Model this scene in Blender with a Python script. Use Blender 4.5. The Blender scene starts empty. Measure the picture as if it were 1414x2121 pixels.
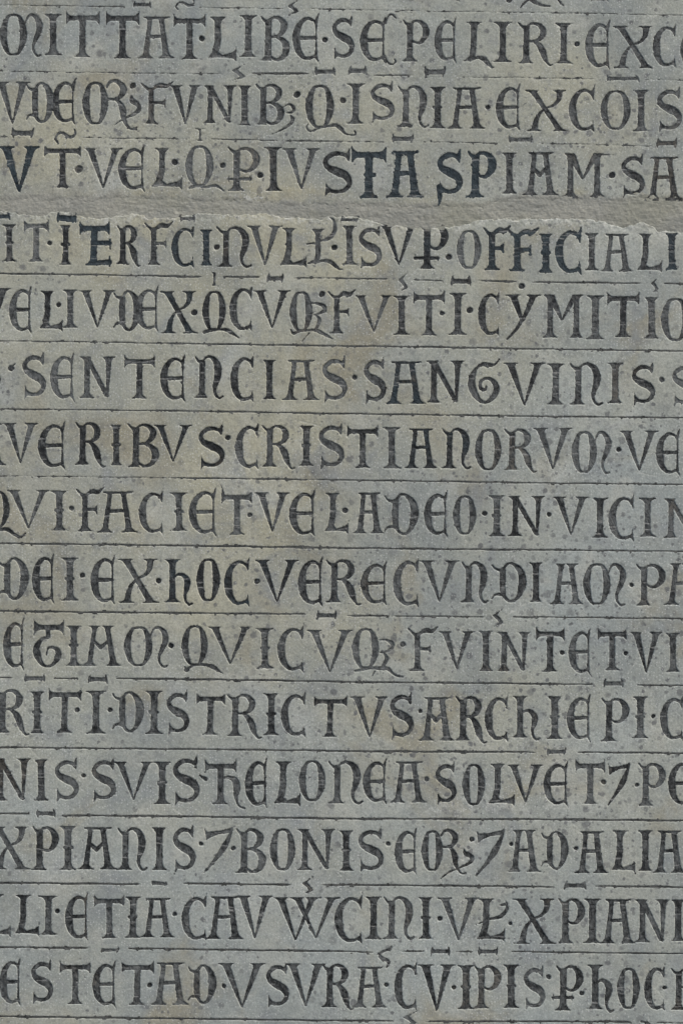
import bpy, math, random
import numpy as np
from mathutils import Vector

# ------------------------------------------------------------------ camera
P = 0.0005                      # metres per measured unit on the stone face
sc = bpy.context.scene
cam_d = bpy.data.cameras.new('camera')
cam = bpy.data.objects.new('camera', cam_d)
sc.collection.objects.link(cam)
DIST = 3.2
HH = 2121 * P
cam.location = (0, -DIST, 1.6)
cam.rotation_euler = (math.radians(90), 0, 0)
cam_d.sensor_fit = 'VERTICAL'
cam_d.sensor_height = 24
cam_d.angle = 2 * math.atan(HH / 2 / DIST)
cam_d.clip_start = 0.05
cam_d.clip_end = 100
sc.camera = cam

# ------------------------------------------------------------------ light
world = bpy.data.worlds.new('World')
sc.world = world
world.use_nodes = True
wn = world.node_tree
bg = wn.nodes['Background']
sky = wn.nodes.new('ShaderNodeTexSky')
sky.sky_type = 'NISHITA'
sky.sun_disc = False
SUN = Vector((0.42, -0.42, 0.80)).normalized()       # from the wall towards the sun
sky.sun_elevation = math.asin(SUN.z)
sky.sun_rotation = math.atan2(SUN.x, SUN.y)
sky.air_density = 1.0
sky.dust_density = 3.0
wn.links.new(sky.outputs[0], bg.inputs[0])
bg.inputs[1].default_value = 0.11
sun_d = bpy.data.lights.new('sun', 'SUN')
sun_d.energy = 1.5
sun_d.angle = math.radians(12)
sun_d.color = (1.0, 0.96, 0.9)
sun = bpy.data.objects.new('sun', sun_d)
sun.rotation_euler = (-SUN).to_track_quat('-Z', 'Y').to_euler()
sc.collection.objects.link(sun)
sc.view_settings.view_transform = 'Standard'
sc.view_settings.look = 'None'
sc.view_settings.gamma = 1
sc.view_settings.exposure = 0.97

# ------------------------------------------------------------------ materials
def new_mat(name):
    m = bpy.data.materials.new(name)
    m.use_nodes = True
    nt = m.node_tree
    for n in list(nt.nodes):
        nt.nodes.remove(n)
    out = nt.nodes.new('ShaderNodeOutputMaterial')
    bs = nt.nodes.new('ShaderNodeBsdfPrincipled')
    nt.links.new(bs.outputs[0], out.inputs[0])
    return m, nt, bs

class NT:
    def __init__(s, nt):
        s.nt = nt
        s.co = nt.nodes.new('ShaderNodeTexCoord').outputs['Object']
        sp = nt.nodes.new('ShaderNodeSeparateXYZ'); cb = nt.nodes.new('ShaderNodeCombineXYZ')
        nt.links.new(s.co, sp.inputs[0])
        nt.links.new(sp.outputs[0], cb.inputs[0]); nt.links.new(sp.outputs[2], cb.inputs[1])
        s.flat = cb.outputs[0]             # the face laid flat: x, z, 0
    def L(s, a, b):
        if isinstance(a, (int, float)):
            b.default_value = a
        elif isinstance(a, tuple):
            b.default_value = a if len(a) == 4 or b.type == 'VECTOR' else (*a, 1)
        else:
            s.nt.links.new(a, b)
    def noise(s, scale, detail=3, rough=0.5, vec=None, dist=0.0, out=0):
        n = s.nt.nodes.new('ShaderNodeTexNoise')
        n.inputs['Scale'].default_value = scale
        n.inputs['Detail'].default_value = detail
        n.inputs['Roughness'].default_value = rough
        n.inputs['Distortion'].default_value = dist
        s.L(vec or s.co, n.inputs['Vector'])
        return n.outputs[out]
    def vor(s, scale, vec=None, feature='F1'):
        n = s.nt.nodes.new('ShaderNodeTexVoronoi')
        n.feature = feature
        n.voronoi_dimensions = '2D'
        n.inputs['Scale'].default_value = scale
        s.L(vec or s.flat, n.inputs['Vector'])
        return n.outputs
    def math(s, op, a, b=0.0, c=0.0, clamp=False):
        n = s.nt.nodes.new('ShaderNodeMath')
        n.operation = op
        n.use_clamp = clamp
        s.L(a, n.inputs[0]); s.L(b, n.inputs[1]); s.L(c, n.inputs[2])
        return n.outputs[0]
    def ramp(s, a, lo, hi, t0=0.0, t1=1.0):
        n = s.nt.nodes.new('ShaderNodeMapRange')
        n.interpolation_type = 'SMOOTHSTEP'
        s.L(a, n.inputs[0])
        for i, v in enumerate((lo, hi, t0, t1)):
            n.inputs[i + 1].default_value = v
        return n.outputs[0]
    def mix(s, f, a, b, blend='MIX'):
        n = s.nt.nodes.new('ShaderNodeMix')
        n.data_type = 'RGBA'
        n.blend_type = blend
        s.L(f, n.inputs[0]); s.L(a, n.inputs[6]); s.L(b, n.inputs[7])
        return n.outputs[2]
    def vmath(s, op, a, b=None, scale=None):
        n = s.nt.nodes.new('ShaderNodeVectorMath')
        n.operation = op
        s.L(a, n.inputs[0])
        if b is not None: s.L(b, n.inputs[1])
        if scale is not None: n.inputs['Scale'].default_value = scale
        return n.outputs[0]
    def attr(s, name):
        n = s.nt.nodes.new('ShaderNodeAttribute')
        n.attribute_name = name
        sp = s.nt.nodes.new('ShaderNodeSeparateColor')
        s.nt.links.new(n.outputs['Color'], sp.inputs[0])
        return sp.outputs
    def bump(s, h, strength, dist, prev=None):
        n = s.nt.nodes.new('ShaderNodeBump')
        n.inputs['Strength'].default_value = strength
        n.inputs['Distance'].default_value = dist
        s.L(h, n.inputs['Height'])
        if prev is not None: s.L(prev, n.inputs['Normal'])
        return n.outputs[0]

def mortar_colour(t):
    st = t.vmath('MULTIPLY', t.co, (1.0, 1.0, 3.2))
    n1 = t.noise(16, 5, 0.65, st, dist=.7)
    col = t.mix(t.ramp(n1, .3, .72), (0.268, 0.264, 0.226), (0.214, 0.216, 0.192))
    col = t.mix(t.ramp(t.noise(45, 4, .6, st), .55, .75, 0, .5), col, (0.165, 0.160, 0.135))
    col = t.mix(t.ramp(t.noise(11, 4, .6, vec=t.vmath('ADD', t.co, (4, 0, 4))), .45, .65, 0, .5), col, (0.232, 0.230, 0.176))
    col = t.mix(t.ramp(t.noise(120, 5, .75), .56, .70, 0, .6), col, (0.130, 0.128, 0.105))
    return t.mix(t.ramp(t.noise(80, 4, .7), .58, .70, 0, .6), col, (0.36, 0.35, 0.30))

def stone_material():
    m, nt, bs = new_mat('grey_sandstone')
    t = NT(nt)
    at = t.attr('stain')                       # r warm, g pale spall and groove rims, b grime
    warp = t.vmath('ADD', t.flat, t.vmath('SCALE', t.noise(150, 3, 0.6, out=1), scale=0.0060))
    big = t.noise(5.5, 5, 0.62, dist=.4)
    mid = t.noise(22, 5, 0.62, dist=0.6)
    fine = t.noise(420, 4, 0.7)
    grain = t.noise(1500, 2, 0.6)
    cool, warm = (0.266, 0.288, 0.270), (0.316, 0.302, 0.220)
    w = t.math('ADD', at[0], t.math('MULTIPLY', t.math('SUBTRACT', t.noise(9, 3, 0.6), 0.5), 1.3), clamp=True)
    col = t.mix(w, cool, warm)
    col = t.mix(t.ramp(big, 0.42, 0.66, 0, .8), col, (0.205, 0.222, 0.208))
    col = t.mix(t.ramp(t.noise(8, 4, 0.6, vec=t.vmath('ADD', t.co, (9, 0, 2)), dist=.8), 0.52, 0.70, 0, .7), col, (0.232, 0.212, 0.150))
    col = t.mix(t.ramp(t.noise(7, 4, 0.6, vec=t.vmath('ADD', t.co, (2, 0, 9)), dist=.8), 0.54, 0.70, 0, .6), col, (0.335, 0.350, 0.325))
    col = t.mix(t.ramp(mid, 0.50, 0.74, 0, 0.6), col, (0.178, 0.194, 0.200))
    col = t.mix(t.ramp(mid, 0.26, 0.50, 0.5, 0), col, (0.375, 0.372, 0.322))
    cloud = t.noise(60, 5, 0.7, vec=t.vmath('ADD', t.co, (5, 0, 0)))
    col = t.mix(t.ramp(cloud, 0.5, 0.72, 0, 0.5), col, (0.185, 0.192, 0.192))
    # lichen and dirt blots
    bl = nt.nodes.new('ShaderNodeAttribute'); bl.attribute_name = 'blots'
    blots = bl.outputs['Fac']
    for scale, thr, r0, r1, amt, msc, vs in ((50, 0.56, .06, .24, .70, 6, 1), (88, 0.42, .05, .28, .80, 9, 2), (170, 0.66, .09, .36, .80, 17, 3)):
        v = t.vor(scale, warp)
        sp = nt.nodes.new('ShaderNodeSeparateColor'); nt.links.new(v['Color'], sp.inputs[0])
        on = t.ramp(sp.outputs[0], thr, thr + 0.02)
        rad = t.math('MULTIPLY_ADD', sp.outputs[1], r1 - r0, r0)
        d = t.math('DIVIDE', v['Distance'], rad)
        blot = t.math('MULTIPLY', t.ramp(d, 0.62, 1.08, 1, 0), on)
        mask = t.ramp(t.math('ADD', t.noise(msc, 2, vec=t.vmath('ADD', t.co, (vs * 3.1, 0, 0))), blots), 0.42, 0.58)
        f = t.math('MULTIPLY', t.math('MULTIPLY', blot, mask), t.math('MULTIPLY_ADD', sp.outputs[2], amt * .65, amt * .42))
        col = t.mix(f, col, (0.098, 0.101, 0.102))
    # grime and pale fresh breaks, plus the paler rims of the grooves
    col = t.mix(t.math('MULTIPLY', at[2], t.ramp(mid, 0.3, 0.65, .4, 1)), col, (0.135, 0.140, 0.130))
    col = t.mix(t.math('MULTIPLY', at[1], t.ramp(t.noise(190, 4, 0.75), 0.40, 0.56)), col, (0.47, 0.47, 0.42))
    fl = t.vor(340, t.vmath('ADD', t.flat, (3.0, 4.0, 0)))
    sp = nt.nodes.new('ShaderNodeSeparateColor'); nt.links.new(fl['Color'], sp.inputs[0])
    fleck = t.math('MULTIPLY', t.ramp(sp.outputs[0], .68, .70), t.ramp(fl['Distance'], .12, .3, .5, 0))
    col = t.mix(t.math('MULTIPLY', fleck, t.ramp(t.noise(11, 3), .38, .56)), col, (0.50, 0.51, 0.48))
    sm = nt.nodes.new('ShaderNodeAttribute'); sm.attribute_name = 'smear'
    mcol = mortar_colour(t)
    col = t.mix(sm.outputs['Fac'], col, mcol)
    col = t.mix(1.0, col, t.mix(t.ramp(fine, 0.28, 0.72), (0.83, 0.83, 0.83), (1.17, 1.17, 1.16)), 'MULTIPLY')
    col = t.mix(1.0, col, t.mix(t.ramp(grain, 0.3, 0.7), (0.90, 0.90, 0.91), (1.10, 1.10, 1.09)), 'MULTIPLY')
    t.L(col, bs.inputs['Base Color'])
    bs.inputs['Roughness'].default_value = 0.86
    bs.inputs['Specular IOR Level'].default_value = 0.25
    h = t.math('ADD', t.math('MULTIPLY', fine, 0.6), t.math('MULTIPLY', grain, 0.25))
    h = t.math('ADD', h, t.math('MULTIPLY', t.noise(120, 3, 0.6), 0.9))
    t.L(t.bump(h, 0.42, 0.0010), bs.inputs['Normal'])
    return m

def lead_material(name, grime=False):
    m, nt, bs = new_mat(name)
    t = NT(nt)
    at = t.attr('wear')                        # r tone, g pale crack, b dark crack
    st = t.vmath('MULTIPLY', t.co, (1.0, 1.0, 0.55))
    n1 = t.noise(190, 5, 0.72, st, dist=1.2)
    n2 = t.noise(60, 3, 0.6)
    n3 = t.noise(700, 3, 0.7)
    dark, light = (0.0055, 0.0065, 0.0066), (0.098, 0.104, 0.100)
    teal = (0.0065, 0.0125, 0.0160)
    if grime:
        dark, light = (0.022, 0.023, 0.021), (0.080, 0.082, 0.075)
    f = t.math('ADD', t.math('MULTIPLY', t.math('SUBTRACT', n1, .5), 2.6), t.math('MULTIPLY', t.math('SUBTRACT', n2, .5), 1.5))
    f = t.math('ADD', f, at[0])
    col = t.mix(t.ramp(f, -0.05, 1.0), dark, light)
    if not grime:
        col = t.mix(t.ramp(t.math('ADD', at[0], t.math('MULTIPLY', t.math('SUBTRACT', t.noise(38, 3, .65), .5), .28)), 0.12, 0.02), col, t.mix(t.ramp(n1, .35, .65), teal, (0.022, 0.035, 0.041)))
        br = t.math('MULTIPLY', t.ramp(t.noise(13, 2), .60, .68), t.ramp(n1, .4, .6))
        col = t.mix(t.math('MULTIPLY', br, .45), col, (0.075, 0.058, 0.036))
    sp = t.ramp(n3, .64, .74)
    col = t.mix(t.math('MULTIPLY', sp, .35), col, (0.22, 0.22, 0.21))
    col = t.mix(t.math('MULTIPLY', at[1], t.ramp(n3, .3, .55, .25, .9)), col, (0.30, 0.30, 0.28))
    col = t.mix(at[2], col, (0.008, 0.009, 0.009))
    t.L(col, bs.inputs['Base Color'])
    t.L(t.ramp(n1, .3, .7, .5, .72), bs.inputs['Roughness'])
    bs.inputs['Specular IOR Level'].default_value = 0.35
    h = t.math('ADD', t.math('MULTIPLY', n1, 1.0), t.math('MULTIPLY', n3, .35))
    t.L(t.bump(h, 0.7, 0.0016), bs.inputs['Normal'])
    return m

def mortar_material():
    m, nt, bs = new_mat('lime_mortar')
    t = NT(nt)
    st = t.vmath('MULTIPLY', t.co, (1.0, 1.0, 3.2))
    fine = t.noise(500, 4, 0.7)
    col = mortar_colour(t)
    col = t.mix(1.0, col, t.mix(t.ramp(fine, 0.25, 0.75), (0.88, 0.88, 0.88), (1.12, 1.12, 1.11)), 'MULTIPLY')
    t.L(col, bs.inputs['Base Color'])
    bs.inputs['Roughness'].default_value = 0.92
    bs.inputs['Specular IOR Level'].default_value = 0.2
    h = t.math('ADD', t.math('MULTIPLY', fine, .5), t.math('MULTIPLY', t.noise(90, 4, .6, st), 1.5))
    t.L(t.bump(h, 0.45, 0.0011), bs.inputs['Normal'])
    return m

STONE = stone_material()
LEAD = lead_material('weathered_lead_inlay')
GRIME = lead_material('dark_filled_groove', True)
MORTAR = mortar_material()
# ------------------------------------------------------------------ what is carved where
# '@ x y' sets the origin of a measured patch (its unit is K); 'G x0 y0 x1 y1 [tone]' is a glyph in its box;
# 'DOT cx cy r'; 'LINE w x y x y ...'; '+ x y w x y w ...' adds a stroke to the glyph before it
K = 360 / 1414
DATA = """
@ 0 0
LINE 7 0 40 400 47 1015 55
BAR 1083 15 1230 62
MU 0 115 340 450
I 365 120 500 445
T 540 125 808 460
T 865 125 1130 472
A 1130 138 1410 472
@ 350 0
TIL 50 0 210 80
LINE 7 250 62 600 68 930 70
ZIG 965 0 1050 122
LINE 6 1160 70 1400 78
T 40 148 295 478
DOT 265 315 23
L 315 142 550 475
I 575 130 705 460
B 745 140 972 492
E 1012 148 1215 480
DOT 1267 325 22
@ 700 0
LINE 6 0 78 650 88
LINE 5 708 92 1414 98
MARK 965 -10 990 20
+ 968 -12 10 990 20 4
DOT 1390 -5 25
S -53 155 125 465
E 185 172 385 490
+ 385 190 14 405 135 14 435 118 14 468 148 12
+ 378 455 14 400 505 14 440 525 12 466 500 14 455 482 10
P 525 168 735 497
E 790 175 955 488
LC 1015 180 1250 500
I 1262 183 1405 503
@ 1050 0
LINE 7 0 100 500 106 1090 118
LINE 5 1090 120 1414 126
MARK 105 -10 345 62
+ 105 62 8 150 15 14 190 -10 12
+ 165 -15 24 220 15 30 280 42 20 345 50 8
MARK 415 -10 455 42
+ 410 -15 14 430 25 12 455 42 4
BAR 680 -30 820 12
R 85 190 335 512
I 385 192 525 515
DOT 565 357 21
E 640 202 830 540
X 872 218 1180 552
C 1190 225 1370 535
O 1405 240 1620 570
@ 0 140
LINE 5 0 32 690 38 1414 48
V -40 122 245 460
D 215 125 440 450
E 430 125 610 440
+ 600 190 14 608 130 12 622 85 4
O 670 118 880 460
RL 850 110 1090 500
+ 1068 225 6 1075 270 44 1125 305 36 1125 350 36 1080 385 22 1010 415 12 930 470 6
DOT 1080 145 24
F 1150 145 1400 455
BAR 97 495 275 572
TIL 448 500 618 618
LINE 5 0 560 65 562
LINE 6 675 568 900 575 1414 578
@ 350 140
LINE 5 0 46 415 52
ZIG 510 -30 620 105
LINE 15 672 48 900 48 1135 52
BAR 1185 0 1350 65
V 5 148 260 460
N 280 150 540 450
I 565 152 665 468
B 705 142 930 462
+ 925 325 8 975 300 14 1015 330 28 1000 365 20 955 370 8
+ 985 388 10 1005 420 30 985 460 24 910 510 12 835 545 4
DOT 1040 217 26
O 1108 143 1340 490
+ 1130 462 10 1118 490 14 1150 520 14 1230 488 16 1300 478 20 1350 468 30 1400 500 34 1420 530 18 1465 548 10 1515 545 12 1508 515 12
I 212 498 290 597
LINE 6 0 577 145 578
LINE 8 345 582 900 595 1414 600
@ 700 140
DOT 38 268 24
BAR 85 -8 232 58
LINE 9 290 62 618 66
BAR 700 -5 868 75
LINE 6 970 78 1414 80
I 70 135 212 455
S 255 138 455 422
n 480 152 735 480
IK 745 162 868 490
A 890 164 1190 495
DOT 1215 322 20
BAR 435 545 612 612
LINE 7 0 600 370 605
LINE 7 675 603 1000 608 1295 618
@ 1050 140
LINE 6 0 80 400 88 700 92
LINE 12 212 85 298 88
LINE 12 455 90 525 91
BAR 797 66 1075 115
LINE 6 1125 100 1414 104
E -85 168 100 490
X 155 188 480 515
C 508 182 710 508
O 757 187 1000 503
I 1025 188 1150 515
S 1210 188 1414 500
BAR 5 558 205 615
LINE 5 250 618 700 625 1180 642
@ 0 280
V -5 97 320 460 0
T 362 108 658 425
DOT 642 275 30 .6
V 685 110 995 430
E 972 115 1175 435
L 1228 110 1485 420
@ 350 280
DOT 47 222 24
O 133 88 360 415 .7
+ 170 430 20 230 412 25 300 425 14 380 412 22 445 455 6
DOT 437 248 22
PER 480 105 735 450 .7
+ 485 358 14 660 358 28
+ 487 338 5 487 382 5
+ 658 335 5 658 382 5
DOT 742 325 23
I 780 102 915 452
V 925 112 1225 438
@ 700 280
S -135 140 112 470 .25
T 115 135 385 505 0
+ 225 325 30 290 325 30
A 405 134 680 500 .02
S 800 150 1005 468 0
+ 822 420 40 825 500 34 822 560 6
P 1055 140 1275 500 0
@ 1050 280
BAR 1212 30 1378 100
I -38 148 75 472
AM 130 142 405 485
M 455 152 780 500
+ 760 160 10 860 160 5
DOT 850 323 25
S 920 180 1112 480
A 1120 180 1420 520
@ 0 430
BAR -60 45 82 98 0
IK 22 142 135 437
T 198 130 395 437 .75
DOT 405 290 18
BAR 465 50 620 118 0
+ 500 85 40 590 95 40
IK 490 147 578 462 .1
T 652 148 888 465 0
+ 785 290 34 890 290 34
+ 893 260 8 897 335 8
+ 780 450 28 890 445 40
+ 893 400 8 893 475 8
R 955 152 1120 460 .2
F 1180 145 1400 465 .2
LINE 11 0 537 700 546 1414 560
@ 350 430
BAR 90 68 213 113
C 28 175 205 475 .2
I 262 187 345 468 .03
DOT 388 323 22
n 385 162 672 480 .2
V 640 152 918 470
L 897 170 1120 470
LS 1115 180 1390 460
+ 1115 298 8 1200 290 16
+ 1230 270 12 1300 250 30 1345 190 34 1340 110 20 1305 80 6
DOT 1343 325 23
LINE 13 0 558 272 565
LINE 12 440 563 740 566
LINE 8 1010 570 1414 574
@ 700 430
BAR 18 80 165 120
I 32 152 150 462
S 162 172 350 475
V 340 152 645 468 .2
PER 660 138 888 495 .1
+ 622 412 24 810 412 28
+ 624 385 5 624 435 5
+ 808 390 6 808 442 6
DOT 898 403 24
O 962 187 1160 497 .7
F 1185 185 1385 503 .05
@ 1050 430
F 5 198 240 512 .05
IK 265 220 358 525 .03
C 398 200 600 522 0
I 635 214 735 508
A 760 217 1015 518
L 1050 217 1258 510 .2
I 1295 214 1380 500 .05
@ 350 560
I 340 18 398 127
BAR 798 30 928 100
@ 700 560
LINE 10 0 66 420 73
ZIG 490 15 565 175
LINE 9 597 78 850 84
BAR 915 50 1078 128
LINE 14 1135 85 1414 92
@ 1050 560
LINE 10 -60 91 70 92
LINE 12 200 96 700 101 1085 106
DOT 115 130 24
ZIG 1170 55 1225 183
LINE 13 1265 108 1414 115
@ 0 560
V -200 150 85 470
E 85 163 255 488
L 320 172 512 475
DOT 478 280 20
I 515 162 628 465
V 648 167 938 465
D 925 170 1145 492
E 1110 165 1285 475
@ 350 560
X -52 175 215 510 .2
DOT 205 345 24
O 270 170 462 490 .15
+ 285 505 24 340 487 30 420 482 18 480 492 32 575 555 6
C 500 155 678 480
V 690 168 985 470 .2
O 980 175 1165 495
+ 990 480 8 1010 515 24 1060 497 16 1180 488 22 1240 510 30 1335 562 6
+ 1140 510 12 1078 585 5
+ 1150 270 10 1200 270 18 1255 290 32 1265 325 30 1215 355 18 1180 365 12
+ 1195 370 14 1222 400 30 1213 440 28 1192 480 20
DOT 1243 193 24
@ 700 560
F -80 190 130 512
V 135 207 440 500
I 450 212 575 523
T 612 200 862 527
DOT 843 352 19
I 900 190 1040 522
DOT 1068 323 25
C 1145 200 1310 520
@ 1050 560
Y -10 202 262 560 .2
M 290 202 610 545
I 645 210 780 558
T 815 208 1070 540 .2
I 1115 224 1225 553
O 1247 228 1480 572
@ 0 700
LINE 8 0 28 700 32 1414 45
MARK -20 280 10 400
+ -20 280 20 -6 340 30 -25 400 20
DOT 90 248 24
+ 95 240 20 125 212 8
S 178 150 370 470 .6
E 418 158 600 485 .6
N 650 157 930 485
T 1015 172 1258 490
@ 350 700
LINE 12 0 45 500 53 1414 66
E -62 170 130 495 .15
n 205 150 440 488 .15
C 508 168 690 505 .35
I 765 184 865 497
A 925 184 1215 503 .6
@ 700 700
LINE 12 0 66 700 74 1414 88
S -135 180 68 500 .7
DOT 132 323 20
S 205 187 382 508
A 385 194 710 535 .2
N 712 190 1020 525 .2
G 1055 205 1310 535
@ 1050 700
LINE 11 0 88 1414 110
V -30 207 305 548
I 320 214 460 540 .6
n 500 208 775 540
I 815 207 938 530
S 1005 228 1195 525 .3
DOT 1253 343 21
S 1332 238 1530 530 .7
@ 0 840
LINE 9 0 33 700 36 1414 43
A -250 150 45 482
V 25 148 310 470
E 320 165 528 495 .2
R 615 145 830 480 .25
IK 900 162 990 485
B 1040 157 1285 498 .25
@ 350 840
LINE 12 0 43 600 52 1414 68
V -118 163 185 455 .1
S 232 178 450 495 .15
DOT 478 262 21
C 548 175 728 500
R 755 168 990 495
IK 1060 168 1168 487
@ 700 840
LINE 12 0 66 1414 86
S -165 172 45 490
T 75 190 320 505
I 362 180 510 510
A 545 190 800 508 .1
n 840 190 1080 510 .15
O 1110 195 1325 525 .5
@ 1050 840
LINE 11 0 86 1414 100
R -25 198 205 522 .5
V 215 188 522 518 .6
MU 520 212 835 545 .5
DOT 903 360 20
V 915 210 1225 530
E 1215 228 1398 548
@ 0 980
LINE 7 0 24 1414 38
O -130 145 80 445
+ -30 465 20 60 458 32 120 500 26 170 520 18 208 492 14
V 65 143 400 450
IK 412 147 550 467
DOT 582 287 20
F 625 150 835 470
A 790 152 1120 480
C 1138 168 1328 480
@ 350 980
LINE 10 0 38 1414 57
IK 10 164 150 468
E 170 158 380 485
T 430 175 672 498
+ 440 170 20 432 130 12 420 90 5
DOT 656 340 20
V 700 162 980 478
E 985 170 1185 495
L 1262 167 1460 475
@ 700 980
LINE 12 0 57 1414 76
DOT 55 306 22
A 130 162 365 488 .5
D 375 172 655 502 .35
E 705 178 885 495
O 932 185 1120 498
DOT 1190 329 20
IK 1225 187 1345 512
@ 1050 980
LINE 10 0 78 1414 92
N 0 192 300 510 .3
DOT 337 338 19
V 372 197 660 505 .5
I 690 207 810 523 .4
C 830 205 1030 535
I 1075 207 1205 515 .5
N 1268 212 1560 525 .5
@ 0 1120
LINE 13 0 22 700 30 1414 40
D -20 142 232 480
E 272 142 438 485
IK 500 144 635 485
DOT 670 282 21
E 748 153 933 495
X 980 153 1275 503
DOT 1290 328 22
@ 350 1120
LINE 15 0 40 500 46 1414 60
h -35 157 190 500 .2
O 222 148 415 490 .15
C 458 170 655 515 .2
DOT 715 333 22
V 705 162 1052 498 .2
E 1058 170 1245 510 .2
@ 700 1120
LINE 13 0 60 1414 75
R -100 163 150 500 .2
E 192 198 393 505
C 455 175 655 520
V 665 167 980 497
n 1000 177 1220 500
D -120 -900 -119 -899
@ 1050 1120
LINE 11 0 72 1414 88
D -130 182 157 500 .4
I 185 182 280 495
AH 352 192 610 515 .5
MU 615 187 955 520
DOT 1008 363 18
P 1045 198 1283 525
AH 1278 190 1560 520
@ 0 1260
LINE 14 0 22 480 30 1414 38
E 38 125 192 475
TG 278 125 518 478
IK 540 147 660 465
AN 665 147 990 468
MU 1010 150 1365 470
DOT 1392 306 21
@ 350 1260
LINE 14 0 38 1110 48
BAR 1200 25 1362 92
O 102 140 315 465
+ 130 480 14 145 505 34 170 480 20 220 460 20 300 462 22 360 480 32 437 532 5
V 325 155 670 455
IK 712 167 850 487
C 890 170 1095 500
V 1125 182 1490 522
@ 700 1260
LINE 10 75 60 1185 70
ZIG 1255 0 1340 150
O 112 165 330 490 .6
+ 140 510 18 200 500 22 260 487 20 340 490 30 400 490 30 460 545 14 525 558 14
+ 300 510 10 265 575 5
+ 330 260 8 380 257 12 430 280 32 440 315 28 400 350 18 340 360 8
+ 375 365 14 393 410 30 377 450 30 360 490 30
DOT 524 293 22
F 568 182 800 508
V 822 192 1105 495
I 1148 190 1250 507
@ 1050 1260
LINE 10 45 70 1414 82
N -83 197 183 510
T 235 188 460 512 .3
DOT 443 362 19
E 505 200 672 520
T 735 192 965 502
DOT 960 366 18
V 995 197 1262 525
I 1290 207 1400 517
@ 0 1395
LINE 10 0 32 110 34
BAR 198 10 370 70
LINE 9 440 40 635 42
BAR 718 15 875 80
LINE 14 948 42 1414 46
R -45 138 205 480
IK 250 152 355 485
T 400 152 660 480
DOT 628 297 20
I 700 147 860 487
DOT 896 297 20
D 915 152 1168 478
IK 1182 147 1318 490
@ 350 1395
LINE 14 0 46 700 55 1414 68
S -25 168 160 475
T 225 188 455 498
R 470 178 720 508
IK 770 167 890 500
C 918 180 1112 500
T 1180 208 1445 515
@ 700 1395
LINE 14 0 70 1414 82
V 100 192 410 520
S 415 183 608 510
DOT 666 307 17
AM 660 197 940 545
R 955 195 1175 545
C 1200 205 1380 535
@ 1050 1395
LINE 11 0 82 695 90
BAR 780 52 942 112
LINE 10 1055 95 1414 98
h 40 190 262 520
IK 325 190 442 530
E 492 205 672 530
P 765 208 985 550
IK 1015 192 1140 525
DOT 1185 348 18
C 1250 210 1430 530
@ 0 1540
LINE 12 0 32 1414 48
N -60 127 250 462
I 285 134 390 460
S 440 147 638 450
DOT 680 263 17
S 740 147 940 450
V 930 154 1245 458
IK 1252 154 1385 492
@ 350 1540
LINE 12 0 45 1414 62
S 25 132 245 475
MARK 250 260 305 305
+ 252 262 12 300 293 30
T 295 165 545 492
+ 430 290 14 475 275 22 535 300 48 552 370 56 545 440 30 570 510 14 615 528 16
E 628 155 795 500
L 850 152 1070 490
O 1055 140 1270 468
@ 700 1540
LINE 15 0 64 1414 70
n -85 148 200 485
E 210 158 390 470
A 425 150 715 478
DOT 718 292 19
S 787 177 955 475
O 1008 170 1192 500
L 1220 170 1435 488
@ 1050 1540
LINE 12 0 70 230 72
BAR 318 38 475 98
LINE 13 570 72 1414 78
V 0 177 292 480
E 300 178 490 490
T 555 162 790 490
DOT 781 318 20
ET 815 170 998 490
DOT 1052 337 17
P 1065 168 1280 505
E 1315 168 1500 490
@ 0 1675
LINE 16 0 44 240 42
BAR 298 8 452 70
LINE 14 515 55 1414 63
X -55 152 230 492
P 268 152 472 498
IK 492 147 622 495
AM 640 154 945 490
n 955 160 1198 495
I 1240 157 1355 498
@ 350 1675
LINE 15 0 63 1414 82
S 30 162 210 492
DOT 260 287 18
ET 285 165 525 505
DOT 522 322 19
B 548 172 778 520
O 820 165 1025 500
N 1040 172 1345 497
@ 700 1675
LINE 14 0 82 1414 88
IK 8 182 120 502
S 155 182 365 495
DOT 406 286 18
E 468 192 635 515
O 675 180 850 505
RL 820 180 1025 530
+ 1022 330 6 1032 365 34 1085 395 36 1070 440 30 980 485 12 900 520 14 820 582 5
DOT 1085 251 20
ET 1120 180 1355 530
DOT 1405 288 16
@ 1050 1675
LINE 14 0 85 1414 96
AH 8 180 265 512
D 275 187 490 495
DOT 556 324 17
A 555 187 810 522
L 845 182 1040 502
I 1062 182 1175 505
A 1190 182 1440 520
@ 0 1815
LINE 15 0 54 1135 66
BAR 1235 42 1355 78
+ 1250 52 24 1350 65 24
L -100 152 90 475
L 120 157 320 470
I 320 164 465 475
DOT 468 284 19
E 540 168 715 500
T 768 182 1010 503
IK 1020 172 1140 500
A 1150 182 1414 495
@ 350 1815
LINE 14 112 58 992 72
ZIG 1085 0 1172 145
LINE 14 1255 70 1414 74
DOT 45 307 18
C 112 180 308 510
A 300 167 605 510
V 550 164 845 505
W 855 177 1375 520
@ 700 1815
LINE 15 0 70 1414 84
C -20 180 198 530
I 220 172 350 510
n 365 172 620 508
IK 655 177 765 510
DOT 826 345 20
V 812 180 1143 520
L 1120 187 1355 515
+ 1215 352 12 1310 332 30 1362 285 34 1372 240 18 1355 195 6
+ 1305 240 5 1365 228 30
+ 1120 395 5 1200 365 16
DOT 1398 385 17
@ 1050 1815
LINE 14 0 84 380 88
BAR 462 45 640 108
LINE 14 700 80 1414 92
X 58 187 380 548
P 415 187 622 545
I 622 187 758 542
A 760 190 1030 545
N 1040 194 1310 535
I 1335 197 1440 525
@ 0 1961
LINE 14 0 8 718 12
BAR 820 5 968 50
LINE 14 1055 15 1414 18
E 5 128 165 455
S 250 133 428 442
T 490 148 735 465
E 762 150 940 470
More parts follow.
